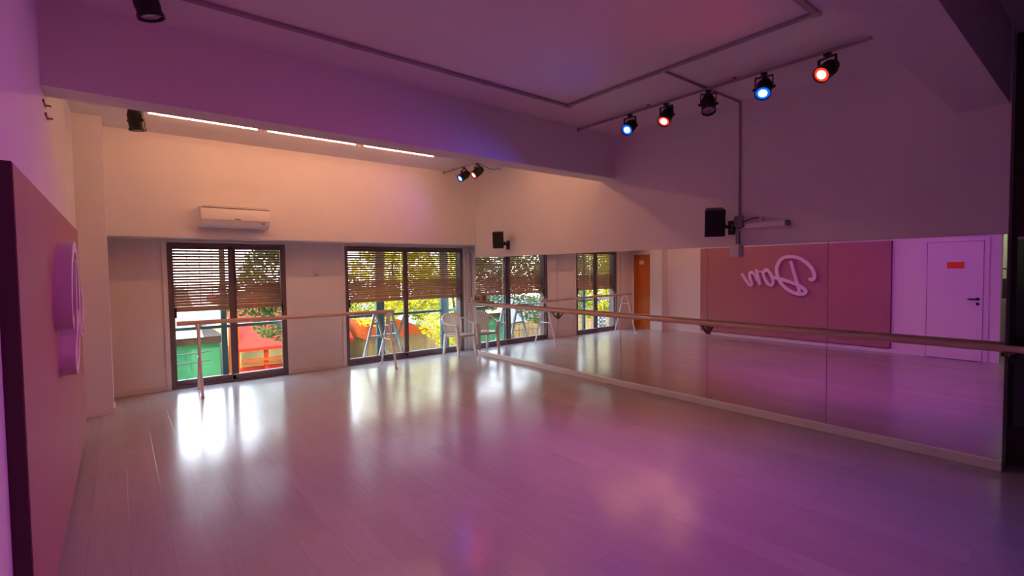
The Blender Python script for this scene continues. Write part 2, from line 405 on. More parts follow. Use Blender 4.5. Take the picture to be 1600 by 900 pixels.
# ================================================================ mirrors
seams = [YEND, 1.738, 2.958, 4.195, 5.412, 6.70, 7.615]
names = ['silvered wall mirror panel at the near end, showing the white door',
         'silvered wall mirror panel under the white sensor box, showing the script lettering',
         'silvered wall mirror panel showing the orange door and the edge of the mauve panel',
         'silvered wall mirror panel showing the narrower window, next to the one with the orange door',
         'silvered wall mirror panel showing half of the wide window and a barre stand',
         'narrow silvered wall mirror panel in the corner behind the white chair']
for i in range(6):
    m = MB(); m.box((R, seams[i] + 0.003, 0.072), (R + 0.006, seams[i + 1] - 0.003, 1.817))
    o = m.build('mirror_panel', M['mirror'], None, origin=(R, 0.5 * (seams[i] + seams[i + 1]), 0.072))
    tag(o, names[i], 'mirror', 'mirror panels along the right wall')

# ================================================================ mauve panel, sign, doors
pn = thing('wall_panel', 'large mauve feature panel mounted on the left wall behind the lettering', 'panel', (XL, 4.4, 0.1))
p = MB(); p.box((PX - 0.004, 2.57, 0.09), (PX, 6.25, 2.015)); p.build('panel_face', M['mauve'], pn, shift=pn.location)
p = MB(); p.box((XL, 2.565, 0.085), (PX - 0.004, 6.255, 2.02)); p.build('panel_shaded_edge', M['edge_shade'], pn, shift=pn.location)

STROKES = [
 [(4.214,1.665),(4.189,1.567),(4.154,1.444),(4.119,1.314),(4.081,1.199),(4.062,1.114),(4.057,1.056)],
 [(3.858,1.324),(3.819,1.310),(3.788,1.345),(3.785,1.416),(3.815,1.507),(3.873,1.592),(3.951,1.668),(4.031,1.723),(4.124,1.764),(4.232,1.778),(4.327,1.769),(4.410,1.724),(4.466,1.644),(4.493,1.548),(4.492,1.445),(4.463,1.341),(4.399,1.231),(4.315,1.137),(4.225,1.073),(4.130,1.032),(4.037,1.016),(3.965,1.033),(3.935,1.074),(3.959,1.116),(4.012,1.158),(4.092,1.206),(4.200,1.248),(4.323,1.290),(4.435,1.326),(4.520,1.346),(4.577,1.352)],
 [(4.723,1.517),(4.767,1.460),(4.752,1.369),(4.707,1.271),(4.655,1.204),(4.604,1.187),(4.569,1.221),(4.569,1.295),(4.599,1.385),(4.643,1.467),(4.694,1.513),(4.738,1.498)],
 [(4.708,1.483),(4.774,1.463),(4.841,1.475),(4.894,1.494)],
 [(4.914,1.509),(4.893,1.430),(4.870,1.323),(4.842,1.209)],
 [(4.862,1.254),(4.908,1.323),(4.954,1.407),(5.007,1.458),(5.046,1.453),(5.061,1.399),(5.045,1.321),(5.014,1.244),(5.009,1.190),(5.044,1.179),(5.091,1.220),(5.145,1.297),(5.193,1.367),(5.225,1.417)]]
WID = [0.062, 0.066, 0.058, 0.040, 0.055, 0.055]
sg = MB()
for k, st_ in enumerate(STROKES):
    pts = smoothpath([V((0, a, b)) for a, b in st_], 5)
    n = len(pts); hw = WID[k] / 2; xf = -0.21 - 0.0016 * k; left, right = [], []
    for i, p in enumerate(pts):
        t = (pts[min(i + 1, n - 1)] - pts[max(i - 1, 0)]).normalized(); nn = V((0, -t.z, t.y))
        left.append((p + nn * hw)); right.append((p - nn * hw))
    # rounded ends
    def arc(c, a, ccw):
        out = []
        for q in range(1, 6):
            an = q / 6 * PI * ccw; ca, sa = math.cos(an), math.sin(an)
            out.append(c + V((0, a.y * ca - a.z * sa, a.y * sa + a.z * ca)))
        return out
    bm = sg.bm
    def quadstrip(A, B, xf0=xf):
        for i in range(len(A) - 1):
            a0, a1, b0, b1 = A[i], A[i + 1], B[i], B[i + 1]
            xs = (xf0 - 0.005 * i / n, xf0 - 0.005 * (i + 1) / n)
            f = [bm.verts.new((x_, p.y, p.z)) for p, x_ in ((a0, xs[0]), (a1, xs[1]), (b1, xs[1]), (b0, xs[0]))]; g = [bm.verts.new((PX, p.y, p.z)) for p in (a0, a1, b1, b0)]
            bm.faces.new(f); bm.faces.new((f[0], f[1], g[1], g[0])); bm.faces.new((f[2], f[3], g[3], g[2]))
    quadstrip(left, right)
    for c, e, xf in ((pts[0], left[0] - pts[0], xf), (pts[-1], right[-1] - pts[-1], xf - 0.005 * (n - 1) / n)):
        outl = [c + e] + arc(c, e, 1) + [c - e]
        f = [bm.verts.new((xf, p.y, p.z)) for p in outl]; g = [bm.verts.new((PX, p.y, p.z)) for p in outl]
        bm.faces.new(f)
        for i in range(len(f) - 1): bm.faces.new((f[i], f[i + 1], g[i + 1], g[i]))
bmesh.ops.remove_doubles(sg.bm, verts=sg.bm.verts, dist=0.00005)
o = sg.build('letter_sign', M['lilac'], None, origin=(PX, 4.5, 1.0), smooth=True)
tag(o, 'lilac raised script lettering reading Don on the mauve panel', 'sign')

# white door on the left wall
d = MB(); d.box((XL, 1.37, 0.008), (XL + 0.03, 2.07, 1.955)); door1 = struct('door_1', d, M['door_white'], bevel=0.003)
h = MB(); h.lathe([(0, 0.024), (0.01, 0.024), (0.012, 0.012), (0.05, 0.011)], (XL + 0.03, 1.43, 1.02), (1, 0, 0)); h.tube(smoothpath([(XL + 0.075, 1.425, 1.02), (XL + 0.08, 1.47, 1.02), (XL + 0.078, 1.545, 1.018)]), 0.0105, 10)
h.lathe([(0, 0.024), (0.008, 0.024)], (XL + 0.03, 1.43, 0.94), (1, 0, 0)); h.build('door_handle', M['blackm'], door1, smooth=True)
n = MB(); n.box((XL + 0.0305, 1.60, 1.515), (XL + 0.033, 1.815, 1.625)); o = n.build('notice', M['notice'], door1); o['label'] = 'orange red paper notice'
t = MB(); t.box((XL, 1.30, 0), (XL + 0.018, 1.365, 2.02)); t.box((XL, 2.075, 0), (XL + 0.018, 2.15, 2.02)); t.box((XL, 1.365, 1.96), (XL + 0.018, 2.075, 2.02)); struct('trim_4', t, M['door_white'], bevel=0.003)
t = MB(); t.box((XL, 2.0705, 0), (XL + 0.032, 2.0745, 1.96)); t.box((XL, 1.3655, 0), (XL + 0.012, 1.3695, 1.96)); struct('trim_5', t, M['wall_dark'])
# orange door in the alcove
XD = XP - 0.05
d = MB(); d.box((XD, 7.56, 0.006), (XD + 0.02, 8.05, 1.93)); door2 = struct('door_2', d, M['orange_wood'], bevel=0.003)
n = MB(); n.box((XD + 0.0205, 7.74, 1.68), (XD + 0.023, 7.87, 1.775)); pl = n.build('door_plate', M['white_pl'], door2)
n = MB()
for z in (1.702, 1.742):
    n.box((XD + 0.0235, 7.752, z), (XD + 0.0237, 7.858, z + 0.012))
n.build('door_plate_lettering', M['orange_wood'], pl)
t = MB(); t.box((XD, 7.50, 0), (XD + 0.016, 7.555, 1.99)); t.box((XD, 8.055, 0), (XD + 0.016, 8.10, 1.99)); t.box((XD, 7.555, 1.935), (XD + 0.016, 8.055, 1.99)); struct('trim_6', t, M['trim'], bevel=0.003)

# things in the passage seen past the door in the mirror
cb = thing('storage_cabinet', 'taupe storage cabinet in the passage beyond the white door', 'cabinet', (-1.55, 1.2, 0))
c = MB(); c.box((-1.9, 0.65, 0.06), (-1.25, 1.62, 0.98)); c.build('body', M['taupe'], cb, shift=cb.location, bevel=0.006)
for y in (0.665, 1.145):
    c = MB(); c.box((-1.25, y, 0.08), (-1.232, y + 0.46, 0.96)); dd = c.build('door', M['taupe'], cb, shift=cb.location, bevel=0.004)
    c = MB(); c.box((-1.232, y + 0.2, 0.7), (-1.215, y + 0.26, 0.715)); c.build('handle', M['chrome'], dd, shift=cb.location)
c = MB(); c.box((-1.88, 0.68, 0), (-1.29, 1.60, 0.06)); c.build('plinth', M['wall_dark'], cb, shift=cb.location)
bg = thing('handbag', 'dark red handbag with a curved handle on the taupe cabinet', 'bag', (-1.5, 1.27, 0.98))
c = MB(); c.prism([(-0.24, 0), (0.24, 0), (0.235, 0.10), (0.19, 0.30), (0.15, 0.345), (-0.15, 0.345), (-0.19, 0.30), (-0.235, 0.10)], 0, -0.10, 0.10)
c.build('body', M['oxblood'], bg, bevel=0.02, smooth=True)
c = MB(); c.tube(smoothpath([(0, -0.12, 0.34), (0, -0.10, 0.46), (0, 0, 0.52), (0, 0.10, 0.46), (0, 0.12, 0.34)]), 0.012, 8); c.build('handle', M['oxblood'], bg, smooth=True)

# dark gloss panel in the recess past the mirrors
dg = MB(); dg.box((R + 0.182, -1.2, 0.32), (R + 0.196, 0.50, 1.78)); o = dg.build('gloss_panel', M['teal_dark'], None, origin=(R + 0.2, -0.3, 0.32)); tag(o, 'dark teal gloss panel on the dark wall past the mirrors', 'panel')
tr = MB(); tr.box((R + 0.17, -1.2, 1.78), (R + 0.20, 0.50, 1.80)); struct('trim_7', tr, M['trim'])

# ================================================================ barres
# long barre in front of the mirrors
BX, BZ = R - 0.105, 0.958
br = thing('wall_barre', 'long pale wooden ballet barre running in front of the mirrors', 'barre', (BX, 3.9, BZ))
b = MB(); b.cyl((BX, -1.5, BZ), (BX, 7.78, BZ), 0.0265, 18); b.build('barre_pole', M['barre'], br, shift=br.location, smooth=True)
for y in (2.945, 5.40, 0.50, -1.3):
    k = MB(); xw = R if y > 0.52 else R + 0.2
    k.box((xw - 0.012, y - 0.022, BZ - 0.135), (xw, y + 0.022, BZ - 0.03))
    k.tube(smoothpath([(xw - 0.006, y, BZ - 0.11), (xw - 0.05, y, BZ - 0.10), (BX + 0.01, y, BZ - 0.055), (BX, y, BZ - 0.026)]), [0.013] * 18 + [0.013], 10)
    k.box((BX - 0.03, y - 0.03, BZ - 0.033), (BX + 0.03, y + 0.03, BZ - 0.024))
    k.build('bracket', M['bracket'], br, shift=br.location)

# portable barre at the windows on two A-frame stands
pb = thing('portable_barre', 'free-standing ballet barre on white A-frame stands in front of the windows', 'barre', (2.07, 7.62, 0))
o_ = pb.location
b = MB(); b.cyl((0.565, 7.62, 0.945), (3.575, 7.62, 0.915), 0.030, 18); b.build('barre_pole', M['barrex'], pb, shift=o_, smooth=True)
for (x, za) in ((0.80, 0.935), (3.47, 0.91)):
    for sy in (-1, 1):
        l = MB(); l.tube([(x + 0.012 * sy, 7.62 + sy * 0.03, za - 0.01), (x + 0.012 * sy, 7.62 + sy * 0.31, 0.004)], 0.0165, 10)
        l.tube([(x + 0.012 * sy, 7.62 + sy * 0.30, 0.03), (x + 0.012 * sy, 7.62 + sy * 0.312, 0.0)], 0.021, 10)
        l.build('leg', M['steel'], pb, shift=o_, smooth=True)
    for f in (0.24, 0.50):
        z = za * (1 - f); hw = 0.03 + 0.28 * f
        c = MB(); c.tube([(x, 7.62 - hw, z), (x, 7.62 + hw, z)], 0.012, 8); c.build('crossbar', M['steel'], pb, shift=o_, smooth=True)
    c = MB(); c.box((x - 0.035, 7.585, za - 0.045), (x + 0.035, 7.655, za - 0.012)); c.build('saddle', M['steel'], pb, shift=o_, bevel=0.006)

# two white trestles outside on the balcony
def trestle(label, x, rot=0.0):
    root = thing('trestle', label, 'trestle', (x, 8.38, -0.02), rot, group='trestles on the balcony')
    for sx in (-1, 1):
        l = MB(); l.prism([(sx * 0.012 - 0.02, 0.86), (sx * 0.012 + 0.02, 0.86), (sx * 0.25 + 0.024, 0.0), (sx * 0.25 - 0.024, 0.0)], 1, -0.016 + 0.004 * sx, 0.016 + 0.004 * sx); l.build('leg', M['trestle'], root)
    for f in (0.22, 0.5):
        c = MB(); z = 0.86 * (1 - f); hw = 0.012 + 0.238 * f; c.box((-hw, -0.024, z - 0.02), (hw, 0.024, z + 0.02)); c.build('crossbar', M['trestle'], root)
    return root
t1 = trestle('white A-frame trestle behind the glass, farther from the chair', 3.575)
dup(t1, (3.91, 8.46, -0.02), 0.0, 'white A-frame trestle behind the glass, nearer the chair')

# ================================================================ plastic chair
ch = thing('plastic_chair', 'white moulded plastic armchair in the corner beside the mirror', 'chair', (4.965, 7.77, 0), 0.14); ch.scale = (0.9, 0.9, 0.9)
# legs
for sx in (-1, 1):
    f = MB()   # front leg runs up to the arm
    rings = []
    for z, wx, wy, ox, oy in ((0.0, 0.019, 0.022, 0.235, -0.245), (0.22, 0.026, 0.028, 0.228, -0.225), (0.42, 0.032, 0.030, 0.222, -0.205), (0.58, 0.026, 0.028, 0.232, -0.20), (0.645, 0.030, 0.030, 0.250, -0.195)):
        rings.append([f.bm.verts.new((sx * ox + a * wx, oy + c * wy, z)) for a, c in ((-1, -1), (1, -1), (1, 1), (-1, 1))])
    for i in range(4): f.bridge(rings[i], rings[i + 1])
    f.bm.faces.new(rings[0][::-1]); f.bm.faces.new(rings[-1])
    f.build('leg', M['chair'], ch, bevel=0.004)
    f = MB(); rings = []
    for z, wx, wy, ox, oy in ((0.0, 0.019, 0.022, 0.215, 0.265), (0.22, 0.024, 0.026, 0.208, 0.235), (0.43, 0.028, 0.030, 0.20, 0.205)):
        rings.append([f.bm.verts.new((sx * ox + a * wx, oy + c * wy, z)) for a, c in ((-1, -1), (1, -1), (1, 1), (-1, 1))])
    for i in range(2): f.bridge(rings[i], rings[i + 1])
    f.bm.faces.new(rings[0][::-1]); f.bm.faces.new(rings[-1])
    f.build('leg', M['chair'], ch, bevel=0.004)
# seat with a dished top and a rolled apron
s = MB(); n = 10; grid = []
for j in range(n + 1):
    row = []
    for i in range(n + 1):
        u = i / n * 2 - 1; v = j / n * 2 - 1
        wx = 0.235 - 0.02 * (v + 1) / 2
        z = 0.435 - 0.018 * (1 - u * u) * (1 - v * v) - 0.01 * max(0, -v) ** 4 - 0.010 * v
        row.append(s.bm.verts.new((u * wx, -0.225 + (v + 1) / 2 * 0.44, z)))
    grid.append(row)
for j in range(n):
    for i in range(n): s.bm.faces.new((grid[j][i], grid[j][i + 1], grid[j + 1][i + 1], grid[j + 1][i]))
edge = grid[0] + [grid[j][n] for j in range(1, n + 1)] + [grid[n][i] for i in range(n - 1, -1, -1)] + [grid[j][0] for j in range(n - 1, 0, -1)]
low = [s.bm.verts.new((v.co.x * 1.01, v.co.y * 1.0, v.co.z - 0.05)) for v in edge]
for i in range(len(edge)): s.bm.faces.new((edge[i], low[i], low[(i + 1) % len(edge)], edge[(i + 1) % len(edge)]))
so = s.build('seat', M['chair'], ch, smooth=True)
md = so.modifiers.new('thickness', 'SOLIDIFY'); md.thickness = 0.005
# backrest: vertical slats between the seat and a curved top rail
def backpt(u, t):     # u -1..1 across, t 0..1 up
    w = 0.20 + 0.05 * math.sin(t * PI * 0.62)
    y = 0.205 + 0.10 * t - 0.05 * u * u * (0.5 + 0.5 * t)
    z = 0.43 + (0.41 - 0.075 * u * u * u * u) * t
    return V((u * w, y, z))
bk = MB(); ns = 11
for k in range(ns):
    u0 = -0.93 + 1.86 * k / ns + 0.018; u1 = -0.93 + 1.86 * (k + 1) / ns - 0.018
    prev = None
    for q in range(9):
        t = q / 8
        a, b_ = backpt(u0, t), backpt(u1, t)
        cur = [bk.bm.verts.new(a), bk.bm.verts.new(b_), bk.bm.verts.new(b_ + V((0, 0.008, 0))), bk.bm.verts.new(a + V((0, 0.008, 0)))]
        if prev: bk.bridge(prev, cur)
        else: bk.bm.faces.new(cur[::-1])
        prev = cur
    bk.bm.faces.new(prev)
bk.tube([backpt(-1 + 2 * i / 16, 1.0) + V((0, 0.004, 0)) for i in range(17)], 0.017, 8)
bk.tube([backpt(-1 + 2 * i / 16, 0.10) + V((0, 0.004, 0)) for i in range(17)], 0.014, 8)
for u in (-1, 1): bk.tube([backpt(u, i / 8) + V((0, 0.004, 0)) for i in range(9)], 0.016, 8)
bk.build('backrest', M['chair'], ch, smooth=True)
for sx in (-1, 1):
    a = MB(); top = backpt(sx, 0.95)
    a.tube(smoothpath([(top.x, top.y, top.z - 0.01), (sx * 0.285, top.y - 0.06, 0.735), (sx * 0.305, 0.10, 0.675), (sx * 0.295, -0.08, 0.648), (sx * 0.262, -0.195, 0.640)]), 0.024, 10, ry=0.55)
    a.build('armrest', M['chair'], ch, smooth=True)

# small shelf with two dark sockets at the corner end of the mirrors
sh = thing('socket_shelf', 'small brown shelf box with two black sockets above the barre in the corner', 'shelf', (R - 0.03, 7.45, 1.0))
c = MB(); c.box((R - 0.045, 7.34, 1.012), (R - 0.002, 7.60, 1.115)); c.build('box', M['socketbox'], sh, shift=sh.location, bevel=0.004)
c = MB(); c.box((R - 0.085, 7.15, 1.0), (R - 0.002, 7.60, 1.012)); c.build('shelf_board', M['socketbox'], sh, shift=sh.location, bevel=0.002)
for y in (7.545, 7.46):
    c = MB(); c.lathe([(0, 0.022), (0.006, 0.022)], (R - 0.045, y, 1.055), (-1, 0, 0), 16); c.build('socket', M['black'], sh, shift=sh.location)

# ================================================================ air conditioner
ac = thing('air_conditioner', 'white split air conditioner on the upper wall above the left window', 'air conditioner', (1.257, YU, 2.2))
x0, x1, z0, z1 = 0.848, 1.667, 2.195, 2.470
prof = [(YU + 0.01, z0 + 0.02), (YU - 0.10, z0), (YU - 0.165, z0 + 0.03), (YU - 0.198, z0 + 0.085), (YU - 0.205, z0 + 0.16), (YU - 0.200, z1 - 0.022), (YU - 0.185, z1 - 0.004), (YU - 0.16, z1), (YU + 0.01, z1)]
c = MB(); c.prism(prof, 0, x0, x1); c.build('body', M['white_pl'], ac, shift=ac.location, bevel=0.008, smooth=True)
c = MB(); c.prism([(YU - 0.2035, z0 + 0.09), (YU - 0.2105, z0 + 0.10), (YU - 0.2125, z0 + 0.16), (YU - 0.2075, z1 - 0.026), (YU - 0.198, z1 - 0.026)], 0, x0 + 0.012, x1 - 0.006); c.build('front_panel', M['white_pl'], ac, shift=ac.location, bevel=0.002, smooth=True)
c = MB(); c.prism([(YU - 0.150, z0 + 0.014), (YU - 0.1665, z0 + 0.026), (YU - 0.1975, z0 + 0.078), (YU - 0.193, z0 + 0.080), (YU - 0.162, z0 + 0.030)], 0, x0 + 0.05, x1 - 0.12); c.build('louver', M['trim'], ac, shift=ac.location)
c = MB()
for i in range(5): c.box((x0 + 0.03, YU - 0.185 + i * 0.034, z1 - 0.002), (x1 - 0.02, YU - 0.165 + i * 0.034, z1 + 0.003))
c.build('intake_grille', M['grey_pl'], ac, shift=ac.location)
c = MB(); c.box((x0 + 0.012, YU - 0.212, z1 - 0.026), (x1 - 0.006, YU - 0.195, z1 - 0.016)); c.build('panel_gap', M['ink'], ac, shift=ac.location)
c = MB(); c.box((1.235, YU - 0.2145, z0 + 0.108), (1.305, YU - 0.2105, z0 + 0.118)); c.build('badge', M['ink'], ac, shift=ac.location)
c = MB(); c.box((x1 - 0.105, YU - 0.200, z0 + 0.055), (x1 - 0.098, YU - 0.183, z0 + 0.085)); c.box((x1 - 0.085, YU - 0.200, z0 + 0.055), (x1 - 0.065, YU - 0.185, z0 + 0.085)); c.build('status_display', M['grey_pl'], ac, shift=ac.location)

# small white sensor between the windows
se = thing('wall_sensor', 'small white wall sensor between the two windows', 'sensor', (2.48, D, 1.53))
c = MB(); c.box((2.455, D - 0.035, 1.53), (2.505, D, 1.62)); c.build('body', M['white_pl'], se, shift=se.location, bevel=0.008)
c = MB(); c.box((2.462, D - 0.040, 1.535), (2.498, D - 0.034, 1.555)); c.build('sensor_lens', M['grey_pl'], se, shift=se.location)

# ================================================================ tube lights
spans = ((0.29, 1.366), (1.451, 2.558), (2.647, 3.75)); ty = 6.50
lb = ('lit warm tube light on the ceiling nearest the left pillar, by the unlit spotlight', 'lit warm tube light on the ceiling between the two other tubes', 'lit warm tube light on the ceiling nearest the mirror wall')
proto = None
for i, (a, b) in enumerate(spans):
    t = thing('tube_light', lb[i], 'light', (0.5 * (a + b), ty, ZC), group='ceiling tube lights behind the beam')
    h = (b - a) / 2
    c = MB(); c.box((-h - 0.025, -0.025, -0.028), (h + 0.025, 0.025, 0.008)); c.build('batten', M['white_pl'], t, bevel=0.004)
    c = MB(); c.cyl((-h + 0.015, 0, -0.048), (h - 0.015, 0, -0.048), 0.0185, 14); c.build('tube', M['tube'], t, smooth=True)
    for sx in (-1, 1):
        c = MB(); c.box((sx * h - 0.014, -0.02, -0.072), (sx * h + 0.014, 0.02, -0.027)); c.build('lamp_holder', M['white_pl'], t, bevel=0.004)

# two unseen tubes added behind the beam to brighten the right wall
for a, b, lab in ((1.45, 2.55, 'added unseen warm tube light close behind the beam, over the middle of the room'), (3.75, 4.85, 'added unseen warm tube light close behind the beam, beside the mirror wall')):
    t = thing('tube_light', lab, 'light', (0.5 * (a + b), 5.35, ZC), group='ceiling tube lights behind the beam'); h = (b - a) / 2
    c = MB(); c.box((-h - 0.025, -0.025, -0.028), (h + 0.025, 0.025, 0.008)); c.build('batten', M['white_pl'], t, bevel=0.004)
    c = MB(); c.cyl((-h + 0.015, 0, -0.048), (h - 0.015, 0, -0.048), 0.0185, 14); c.build('tube', M['tube'], t, smooth=True)
    for sx in (-1, 1):
        c = MB(); c.box((sx * h - 0.014, -0.02, -0.072), (sx * h + 0.014, 0.02, -0.027)); c.build('lamp_holder', M['white_pl'], t, bevel=0.004)

# ================================================================ spotlights (PAR cans)
def spot(label, loc, aim, lens, scale=1.0, piv0=0.15, group='spotlights hung from the ceiling', yaw=None):
    """loc = point on the pipe or ceiling; aim = direction of the beam"""
    aim = V(aim).normalized()
    root = thing('spotlight', label, 'spotlight', loc, group=group)
    rz = math.atan2(aim.y, aim.x) - PI / 2          # yoke turns about the vertical
    rot = Matrix.Rotation(rz, 4, 'Z')
    s = scale
    c = MB(); c.box((-0.028 * s, -0.018 * s, -0.022 * s), (0.028 * s, 0.018 * s, 0.0), rot); c.cyl((0, 0, -0.045 * s), (0, 0, -0.015 * s), 0.009 * s, 10); c.build('clamp', M['blackm'], root)
    w = 0.078 * s; top = -0.04 * s; piv = -piv0 * s
    y = MB()
    for sx in (-1, 1): y.box((sx * w - 0.004, -0.014 * s, piv - 0.02 * s), (sx * w + 0.004, 0.014 * s, top), rot)
    y.box((-w - 0.004, -0.014 * s, top - 0.004), (w + 0.004, 0.014 * s, top + 0.004), rot)
    y.build('yoke', M['blackm'], root)
    pc = V((0, 0, piv))
    c = MB(); c.lathe([(-0.115 * s, 0.030 * s), (-0.112 * s, 0.050 * s), (-0.06 * s, 0.066 * s), (0.0, 0.068 * s), (0.075 * s, 0.068 * s), (0.078 * s, 0.075 * s), (0.10 * s, 0.075 * s), (0.10 * s, 0.066 * s), (0.082 * s, 0.064 * s)], pc, aim, 26, True, False)
    for q in range(5): c.lathe([((-0.05 + q * 0.02) * s, 0.060 * s), ((-0.05 + q * 0.02) * s, 0.0715 * s), ((-0.044 + q * 0.02) * s, 0.0715 * s), ((-0.044 + q * 0.02) * s, 0.060 * s)], pc, aim, 26, False, False)
    can = c.build('can', M['blackm'], root, smooth=True)
    for sx in (-1, 1):
        k = MB(); k.cyl(rot @ V((sx * (w - 0.012), 0, piv)), rot @ V((sx * (w + 0.022), 0, piv)), 0.014 * s, 12); k.build('tilt_knob', M['black'], root)
    # lens in its own frame so the glow is centred on it
    L = MB(); L.lathe([(0.0, 0.0655 * s), (0.006 * s, 0.058 * s), (0.011 * s, 0.035 * s), (0.0125 * s, 0.004 * s)], (0, 0, 0), (0, 0, 1), 24)
    lo = L.build('lens', lens, root, smooth=True)
    q = V((0, 0, 1)).rotation_difference(aim); lo.rotation_mode = 'QUATERNION'; lo.rotation_quaternion = q
    lo.location = pc + aim * 0.084 * s
    return root, V(loc) + pc + aim * 0.13 * s

def lamp(loc, aim, col, watts, angle=80, blend=0.7, rad=0.055):
    l = bpy.data.lights.new('spot_lamp', 'SPOT'); l.energy = watts; l.color = col; l.spot_size = math.radians(angle); l.spot_blend = blend; l.shadow_soft_size = rad
    o = bpy.data.objects.new('spot_lamp', l); COL.objects.link(o); o.location = loc
    o.rotation_mode = 'QUATERNION'; o.rotation_quaternion = V((0, 0, -1)).rotation_difference(V(aim).normalized())
    return o

PXP = 4.55; PZ = ZC - 0.03
LW = 1.0
for (y, kind, aim, lab, watt, ang) in (
    (3.50, 'b', (-4.9, -0.8, -3.6), 'lit blue spotlight on the ceiling pipe, nearest the beam', 135, 112),
    (3.03, 'r', (-2.5, -0.2, -3.0), 'lit red spotlight on the ceiling pipe between the blue one and the unlit one', 115, 120),
    (2.56, 'o', (-0.35, -0.25, -0.90), 'unlit black spotlight in the middle of the ceiling pipe', 0, 0),
    (2.03, 'b', (-2.7, -0.7, -3.0), 'lit blue spotlight on the ceiling pipe, right of the unlit one', 175, 120),
    (1.53, 'r', (-4.2, 1.2, -3.0), 'lit red spotlight at the right end of the ceiling pipe', 115, 110)):
    lens = M['lens_blue'] if kind == 'b' else M['lens_red'] if kind == 'r' else M['lens_off']
    r_, p_ = spot(lab, (PXP, y, PZ - 0.012), aim, lens, 0.9, group='spotlights on the long ceiling pipe')
    if kind != 'o': lamp(p_, aim, BLUE_COL if kind == 'b' else RED_COL, watt * LW, ang, 1.0)
for (y, kind, aim, lab, watt) in (
    (6.98, 'b', (-0.80, 0.05, -0.55), 'lit blue spotlight on the short pipe in the back corner', 10),
    (6.58, 'r', (-0.75, 0.10, -0.60), 'lit red spotlight on the short pipe in the back corner', 9)):
    r_, p_ = spot(lab, (4.60, y, PZ - 0.012), aim, M['lens_blue'] if kind == 'b' else M['lens_red'], 0.95, group='spotlights on the short back pipe')
    lamp(p_, aim, BLUE_COL if kind == 'b' else RED_COL, watt * LW, 145, 1.0)
spot('unlit black spotlight at the top edge by the left wall, before the beam', (0.19, 3.80, ZC), (0.25, 0.05, -0.96), M['lens_off'], 1.0, 0.085, group='unlit spotlights by the left wall')
spot('unlit black spotlight behind the beam, left of the tube lights', (0.20, 6.50, ZC), (0.12, 0.10, -0.98), M['lens_off'], 1.05, group='unlit spotlights by the left wall')

pp = MB(); pp.cyl((PXP, B2Y1, PZ), (PXP, BY0 - 0.015, PZ), 0.0125, 12); pp.lathe([(0, 0.024), (0.012, 0.024), (0.016, 0.014)], (PXP, BY0, PZ), (0, -1, 0), 14)
for y in (1.2, 2.3, 3.25): pp.box((PXP - 0.016, y - 0.012, PZ), (PXP + 0.016, y + 0.012, ZC))
o = pp.build('lighting_pipe', M['conduit'], None, origin=(PXP, 2.6, PZ), smooth=True); tag(o, 'long pale lighting pipe on the ceiling beside the mirror wall', 'pipe')
pp = MB(); pp.cyl((4.60, BY1, PZ), (4.60, 7.62, PZ), 0.0125, 12); pp.lathe([(0, 0.024), (0.012, 0.024), (0.016, 0.014)], (4.60, YU, PZ), (0, -1, 0), 14)
for y in (5.2, 6.3, 7.3): pp.box((4.584, y - 0.012, PZ), (4.616, y + 0.012, ZC))
o = pp.build('lighting_pipe', M['conduit'], None, origin=(4.60, 6.0, PZ), smooth=True); tag(o, 'short pale lighting pipe on the ceiling behind the beam', 'pipe')
# cable of the back spots
cc = MB(); cc.tube(smoothpath([(4.63, 6.55, PZ - 0.02), (4.85, 6.60, PZ - 0.06), (5.02, 6.68, PZ - 0.05), (5.14, 6.78, ZC - 0.03), (R + 0.008, 6.80, ZC - 0.03)]), 0.005, 6); o = cc.build('lamp_cable', M['cable'], None, origin=(4.9, 6.65, PZ), smooth=True); tag(o, 'thin cable looping from the back red spotlight to the wall', 'cable')

# ceiling trunking loop
tk = thing('cable_trunking', 'grey cable trunking run in a rectangle on the ceiling', 'trunking', (2.2, 2.6, ZC)); O = tk.location
for (lo, hi) in (((-0.30, 3.755, ZC - 0.022), (3.86, 3.80, ZC)), ((3.815, 1.345, ZC - 0.022), (3.86, 3.755, ZC)), ((-0.30, 1.345, ZC - 0.022), (3.815, 1.39, ZC))):
    c = MB(); c.box(lo, hi); c.build('trunking_length', M['conduit'], tk, shift=O, bevel=0.003)
for (x, y) in ((1.49, 3.777), (3.838, 3.777), (3.838, 1.367), (2.75, 3.777)):
    c = MB(); c.box((x - 0.04, y - 0.026, ZC - 0.026), (x + 0.04, y + 0.026, ZC)); c.build('joint_cover', M['conduit'], tk, shift=O, bevel=0.003)
# branch conduit over to the wall and down
cd = thing('wall_conduit', 'thin conduit crossing the ceiling and dropping down the mirror wall', 'conduit', (R, 2.59, 2.1)); O = cd.location
c = MB(); c.cyl((3.86, 2.60, ZC - 0.011), (R, 2.59, ZC - 0.011), 0.010, 10); c.build('ceiling_run', M['conduit'], cd, shift=O, smooth=True)
c = MB(); c.cyl((R, 2.59, ZC), (R, 2.59, 2.13), 0.010, 10); c.build('wall_drop', M['conduit'], cd, shift=O, smooth=True)
c = MB(); c.box((R - 0.03, 2.545, 2.03), (R + 0.012, 2.635, 2.14)); c.build('junction_box', M['conduit'], cd, shift=O, bevel=0.005)
c = MB(); c.cyl((R, 2.625, 2.03), (R, 2.625, 1.84), 0.006, 8); c.build('left_tail', M['conduit'], cd, shift=O)
c = MB(); c.cyl((R, 2.59, 1.98), (R, 2.59, 1.84), 0.006, 8); c.build('right_tail', M['cable'], cd, shift=O)
